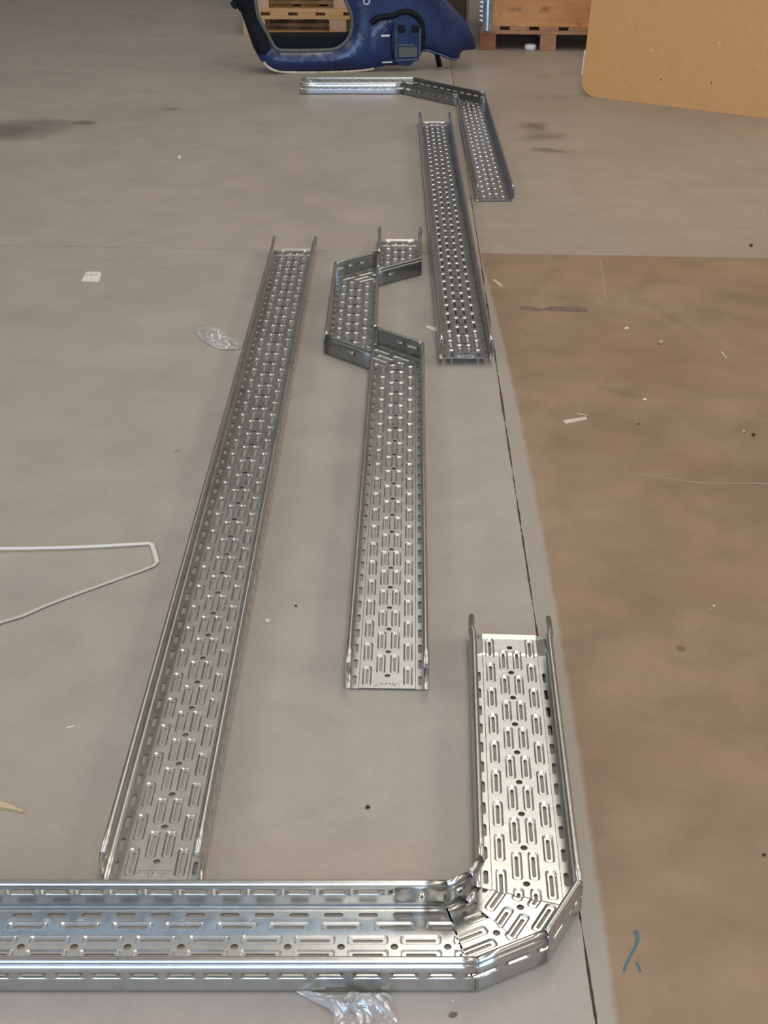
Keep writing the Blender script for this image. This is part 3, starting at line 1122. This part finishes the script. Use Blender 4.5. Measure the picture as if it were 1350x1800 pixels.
# dark cartons between panel and crate
cb = thing('cardboard_box', (0.43, 8.60, 0), R(-4), 'dark brown carton in the shade between panel and crate', 'box')
box_obj('carton_body', (-0.14, 0.08, 0, 0.40, 0, 0.62), CARDBOX, cb, 0.004)
box_obj('carton_flap', (-0.14, 0.08, -0.004, 0.0, 0.30, 0.60), CARDBOX, cb)
cb = thing('storage_box', (0.45, 9.22, 0), R(0), 'light grey box half hidden behind the blue panel', 'box')
box_obj('box_body', (-0.10, 0.12, 0, 0.3, 0, 0.235), GREYBOX, cb, 0.004)
box_obj('box_lid', (-0.105, 0.125, -0.005, 0.305, 0.235, 0.262), GREYBOX, cb, 0.003)

# ------------------------------------------------------------------ leaning hardboard sheet
b0, b1 = Vector((1.040, 7.052, 0)), at(1350, 208)
bd = (b1 - b0).normalized()
bn = Vector((-bd.y, bd.x, 0))
if bn.y < 0:
    bn = -bn
LEAN = R(7.0)
upv = (Vector((0, 0, 1)) * math.cos(LEAN) + bn * math.sin(LEAN)).normalized()
nv = bd.cross(upv).normalized()
BM = Matrix(((bd.x, upv.x, nv.x, b0.x), (bd.y, upv.y, nv.y, b0.y), (bd.z, upv.z, nv.z, b0.z), (0, 0, 0, 1)))
BW, BH, BR_ = 1.85, 1.25, 0.085
BOARD = thing('hardboard_sheet', (b0.x, b0.y, 0), 0, 'large tan hardboard sheet with a rounded corner leaning at the right', 'board')
cs = rrect(BW / 2, BH / 2, BW, BH, BR_, 8)
pts = [p for arc in cs for p in arc]
bm = bmesh.new()
prism(bm, pts, -0.018, 0.0)
bmesh.ops.recalc_face_normals(bm, faces=list(bm.faces))
o = from_bm('sheet', bm, HARDBOARD, BOARD)
o.matrix_basis = BOARD.matrix_basis.inverted() @ BM
bm = bmesh.new()
box(bm, -0.016, 0.002, 0.10, 0.225, -0.022, -0.0185)
o = from_bm('edge_sticker', bm, WHITE, BOARD)
o.matrix_basis = BOARD.matrix_basis.inverted() @ BM
# screws stuck in the board
for (u, v) in ((1145, 88), (1265, 76), (1162, 140), (1250, 145)):
    p = BM.inverted() @ at_plane(u, v, b0, nv)
    bm = bmesh.new()
    bmesh.ops.create_cone(bm, cap_ends=True, segments=10, radius1=0.005, radius2=0.003, depth=0.004, matrix=Matrix.Translation((p.x, p.y, 0.002)))
    o = from_bm('pin', bm, PAPER if v < 100 else TAPE, BOARD)
    o.matrix_basis = BOARD.matrix_basis.inverted() @ BM


# ------------------------------------------------------------------ litter on the floor
def flat_px(name, pts, m, label, cat, th=0.0008, curl=0.0, z=0.0002, group=None, parent=None):
    P_ = [at(*p) for p in pts]
    c = sum(P_, Vector()) / len(P_)
    bm = bmesh.new()
    prism(bm, [(p.x - c.x, p.y - c.y) for p in P_], 0, th)
    if curl:
        bmesh.ops.subdivide_edges(bm, edges=list(bm.edges), cuts=2)
        for v in bm.verts:
            v.co.z += curl * (v.co.x * v.co.x + v.co.y * v.co.y) / 0.0004
    bmesh.ops.recalc_face_normals(bm, faces=list(bm.faces))
    o = from_bm(name, bm, m, parent)
    o.location = (c.x, c.y, z)
    if label:
        tag(o, label, cat, group)
    return o


o = flat_px('paper_label', [(143, 494.5), (174, 495.5), (178.5, 482), (174, 478), (152, 478.5)], PAPER, 'small white paper label lying left of the long tray', 'label', th=0.001)
bm = bmesh.new()
for k, (u, v) in enumerate(((153, 484), (158, 483.8), (162, 483.7), (169, 483))):
    p = at(u, v) - Vector((o.location.x, o.location.y, 0))
    box(bm, p.x - 0.003, p.x + 0.003, p.y - 0.004, p.y + 0.004, 0.001, 0.0013)
from_bm('printed_dots', bm, INK, o)
flat_px('paper_scrap', [(748, 575), (767, 583), (768, 577), (752, 572.5)], PAPER, 'white paper strip touching the propped tray', 'paper')
flat_px('wood_splinter', [(865, 494), (868, 491.5), (881, 500), (883, 504), (878, 504.5)], STRAW, 'pale wood splinter by the top of the brown slab', 'splinter', th=0.003)
flat_px('card_strip', [(989, 740), (1031, 733.5), (1032, 737.5), (994, 745.5)], PAPER_PINK, 'pale pink card strip on the brown slab', 'card', th=0.002)
flat_px('wood_splinter', [(1013, 726.5), (1033, 730), (1034, 731.5), (1014, 728)], STRAW, 'thin splinter beside the pale pink card strip', 'splinter', th=0.0015)
flat_px('tape_residue', [(914, 538), (935, 539.5), (942, 541.5), (952, 543.5), (968, 538.5), (1031, 540.5), (1033, 546), (1030, 548.5), (976, 547), (958, 545), (946, 547), (914, 544.5)], TAPE, 'dark strip of old tape stuck on the brown slab', 'tape', th=0.0006)
flat_px('wood_splinter', [(1266, 619), (1269, 618.5), (1278, 630), (1276, 631.5)], STRAW, 'short pale splinter at the right edge of the brown slab', 'splinter', th=0.0015)
flat_px('wood_chip', [(-20, 1412), (0, 1411.5), (10, 1414), (22, 1418), (32, 1424), (41, 1427), (41, 1429.5), (32, 1428), (12, 1423.5), (-20, 1420)], STRAW, 'yellowish wood chip at the left picture edge', 'wood chip', th=0.004)
flat_px('metal_chip', [(789, 1787), (793, 1780.5), (804, 1781.5), (803, 1786), (797, 1789)], TAPE, 'dark flat chip in front of the nearest tray', 'chip', th=0.002)
flat_px('paper_scrap', [(312, 276), (316, 274), (319, 276), (315, 281)], PAPER, 'tiny white scrap on the far floor at left', 'paper', th=0.002)
flat_px('paper_scrap', [(116, 1279), (131, 1275.5), (132, 1277), (117, 1280.5)], PAPER, 'thin white sliver left of the long tray\'s near end', 'paper', th=0.001)
flat_px('paper_scrap', [(1097, 577), (1103, 575.5), (1106, 577.5), (1099, 579)], PAPER, 'small white flake above the pebble on the brown slab', 'paper', th=0.0015)


def crumb(name, u, v, size, m, label, cat='crumb', seed=1, flat=0.6, group=None):
    bm = bmesh.new()
    bmesh.ops.create_icosphere(bm, subdivisions=2, radius=1.0)
    for vv in bm.verts:
        k = 1 + 0.45 * noise.noise(vv.co * 1.7 + Vector((seed * 3.1, seed, 0)))
        vv.co = Vector((vv.co.x * k, vv.co.y * k * 0.75, vv.co.z * k * flat)) * size
    zm = min(vv.co.z for vv in bm.verts)
    for vv in bm.verts:
        vv.co.z -= zm
    p = at(u, v)
    o = from_bm(name, bm, m)
    o.location = (p.x, p.y, 0.0)
    o.rotation_euler = (0, 0, seed * 1.3)
    tag(o, label, cat, group)
    return o


crumb('pebble', 1161, 604, 0.008, STONE, 'largest beige pebble on the brown slab', 'pebble', 1)
crumb('plaster_crumb', 1133, 704, 0.0055, PAPER, 'white plaster crumb below the pebble', 'crumb', 2)
crumb('plaster_crumb', 1307, 760, 0.0045, STRAW, 'pale crumb left of the black crumb at the right edge', 'crumb', 3)
crumb('dirt_crumb', 1324, 766, 0.0055, BLACKBIT, 'black crumb near the right picture edge, middle height', 'crumb', 4)
crumb('dirt_crumb', 1320, 433, 0.007, BLACKBIT, 'black crumb beyond the cross joint at the far right', 'crumb', 5)
crumb('dirt_crumb', 1122, 746, 0.003, BLACKBIT, 'tiny dark crumb right of the pale card strip', 'crumb', 6)
crumb('paper_crumb', 470, 1093, 0.0055, PAPER, 'crumpled white crumb between the long tray and the jogged tray', 'crumb', 7)
crumb('dirt_crumb', 520, 1066, 0.003, BLACKBIT, 'tiny dark crumb between long tray and jogged tray', 'crumb', 8)
crumb('paper_crumb', 544, 985, 0.002, PAPER, 'tiniest white speck left of the jogged tray', 'crumb', 9)
crumb('plaster_crumb', 1255, 1066, 0.003, PAPER, 'tiny white crumb on the brown slab, right of the corner tray', 'crumb', 10)
crumb('dirt_crumb', 1248, 1073, 0.003, STONE, 'tiny brown crumb next to the tiny white one on the brown slab', 'crumb', 11)
crumb('dirt_crumb', 1343, 1504, 0.003, BLACKBIT, 'tiny black crumb at the lower right picture edge', 'crumb', 12)
crumb('paper_crumb', 796, 1760, 0.0018, PAPER, 'tiny white speck in front of the nearest tray', 'crumb', 13)
crumb('dirt_crumb', 647, 1420, 0.0035, BLACKBIT, 'dark crumb between the jogged tray and the nearest tray', 'crumb', 14)

# scratches and the blue marker stroke belong to the brown slab
BROWN = [o for o in FLOOR.children if o.data.materials[0] == FLOOR_BROWN][0]
for pts in ([(1054, 455), (1056, 455), (1066, 528), (1064, 529)], [(1120, 832), (1230, 848), (1350, 849), (1350, 850.4), (1230, 849.4), (1119, 833)],
            [(1264, 1700), (1268, 1703), (1302, 1726), (1300, 1727)], [(1262, 1106), (1264, 1106), (1267, 1116), (1266, 1117)]):
    flat_px('scratch', pts, SCRATCH, None, None, th=0.0003, z=0.0, parent=BROWN)
for pts in ([(1113, 1637), (1118, 1634), (1124, 1640), (1124, 1652), (1119, 1666), (1110, 1682), (1103, 1697), (1099, 1708), (1094, 1707), (1098, 1694), (1106, 1678), (1114, 1664), (1117, 1650)],
            [(1117, 1690), (1122, 1692), (1128, 1708), (1124, 1710), (1119, 1700)]):
    o = flat_px('blue_mark', pts, BLUEMARK, None, None, th=0.0003, z=0.0, parent=BROWN)
    o['label'] = 'faded blue marker stroke'


# white plastic strap: a long loop lying on edge / flat
def ribbon(name, pts, widths, th, m, parent=None):
    """pts = list of (Vector centre, Vector across-direction)"""
    bm = bmesh.new()
    rings = []
    for i, (c, a) in enumerate(pts):
        width = widths[i]
        d = (pts[min(i + 1, len(pts) - 1)][0] - pts[max(i - 1, 0)][0]).normalized()
        a = (a - d * a.dot(d)).normalized()
        n_ = d.cross(a).normalized()
        rings.append([bm.verts.new(c + a * width / 2 * sx + n_ * th / 2 * sz) for (sx, sz) in ((-1, -1), (1, -1), (1, 1), (-1, 1))])
    for A, B in zip(rings, rings[1:]):
        for k in range(4):
            bm.faces.new((A[k], A[(k + 1) % 4], B[(k + 1) % 4], B[k]))
    bm.faces.new(rings[0][::-1])
    bm.faces.new(rings[-1])
    bmesh.ops.recalc_face_normals(bm, faces=list(bm.faces))
    return from_bm(name, bm, m, parent)


UPZ = Vector((0, 0, 1))
sp = []
far = at(-150, 972, 0.012)
for (u, v, z, tw) in ((-230, 1010, 0.004, 0.1), (-190, 985, 0.006, 0.35), (-120, 970, 0.007, 0.6), (0, 964, 0.0075, 0.75), (60, 963.5, 0.0075, 0.78), (120, 962, 0.0075, 0.75), (180, 959.5, 0.0072, 0.7), (235, 956.5, 0.006, 0.55), (262, 955, 0.005, 0.35)):
    sp.append((at(u, v, z), Vector((0, 1 - tw * 0.35, 0)) + UPZ * tw))
sp += [(at(267, 957, 0.0045), Vector((1, 0.25, 0.4))), (at(272, 972, 0.0035), Vector((1, 0.15, 0.25))), (at(276, 988, 0.003), Vector((1, -0.2, 0.2)))]
for (u, v, z) in ((270, 994, 0.0028), (250, 1002, 0.0022), (200, 1020, 0.0018), (140, 1041.5, 0.0018), (80, 1064, 0.002), (40, 1082, 0.0022), (0, 1094, 0.0024), (-60, 1115, 0.003), (-120, 1130, 0.004)):
    sp.append((at(u, v, z), Vector((0.5, -0.9, 0.25))))
tag(ribbon('plastic_strap', sp, [0.0062] * 9 + [0.0095] * 3 + [0.0125] * 9, 0.0008, STRAPM), 'white plastic packing strap bent into a narrow loop on the floor', 'strap')


def film(name, outline, label, amp, seed, n=26, lift=0.004):
    """crumpled clear plastic film inside an outline given in the ground plane"""
    P_ = smooth_loop([at(*p).xy for p in outline], 3)
    c = sum((Vector(p) for p in P_), Vector((0, 0))) / len(P_)
    bm = bmesh.new()
    K, Rg = len(P_), 9
    rings = []
    for r_ in range(1, Rg + 1):
        ring = []
        for k in range(K):
            p = c.lerp(Vector(P_[k]), r_ / Rg)
            q_ = Vector((p.x * 42 + seed, p.y * 42, seed * 1.7))
            h = abs(noise.noise(q_)) * 1.3 + 0.55 * abs(noise.noise(q_ * 2.6)) + 0.25 * abs(noise.noise(q_ * 6))
            z = lift * 0.2 + amp * h * (1 - 0.75 * (r_ / Rg) ** 3)
            ring.append(bm.verts.new((p.x - c.x, p.y - c.y, z)))
        rings.append(ring)
    cv = bm.verts.new((0, 0, amp))
    for k in range(K):
        bm.faces.new((cv, rings[0][k], rings[0][(k + 1) % K]))
        for a in range(Rg - 1):
            bm.faces.new((rings[a][k], rings[a + 1][k], rings[a + 1][(k + 1) % K], rings[a][(k + 1) % K]))
    bmesh.ops.recalc_face_normals(bm, faces=list(bm.faces))
    o = from_bm(name, bm, FILM)
    o.modifiers.new('thickness', 'SOLIDIFY').thickness = 0.0002
    o.location = (c.x, c.y, 0.0)
    return tag(o, label, 'plastic film')


film('plastic_film', [(342, 583), (352, 578), (375, 577), (395, 583), (404, 590), (419, 599), (424, 607), (421, 614), (398, 617), (378, 612), (356, 600)], 'crumpled clear plastic wrap beside the long tray', 0.016, 3.0)
film('plastic_film', [(520, 1744), (560, 1748), (600, 1752), (648, 1748), (684, 1750), (692, 1778), (698, 1800), (690, 1830), (630, 1840), (590, 1815), (585, 1785), (560, 1768)], 'crumpled clear plastic wrap in front of the nearest tray', 0.020, 8.0)
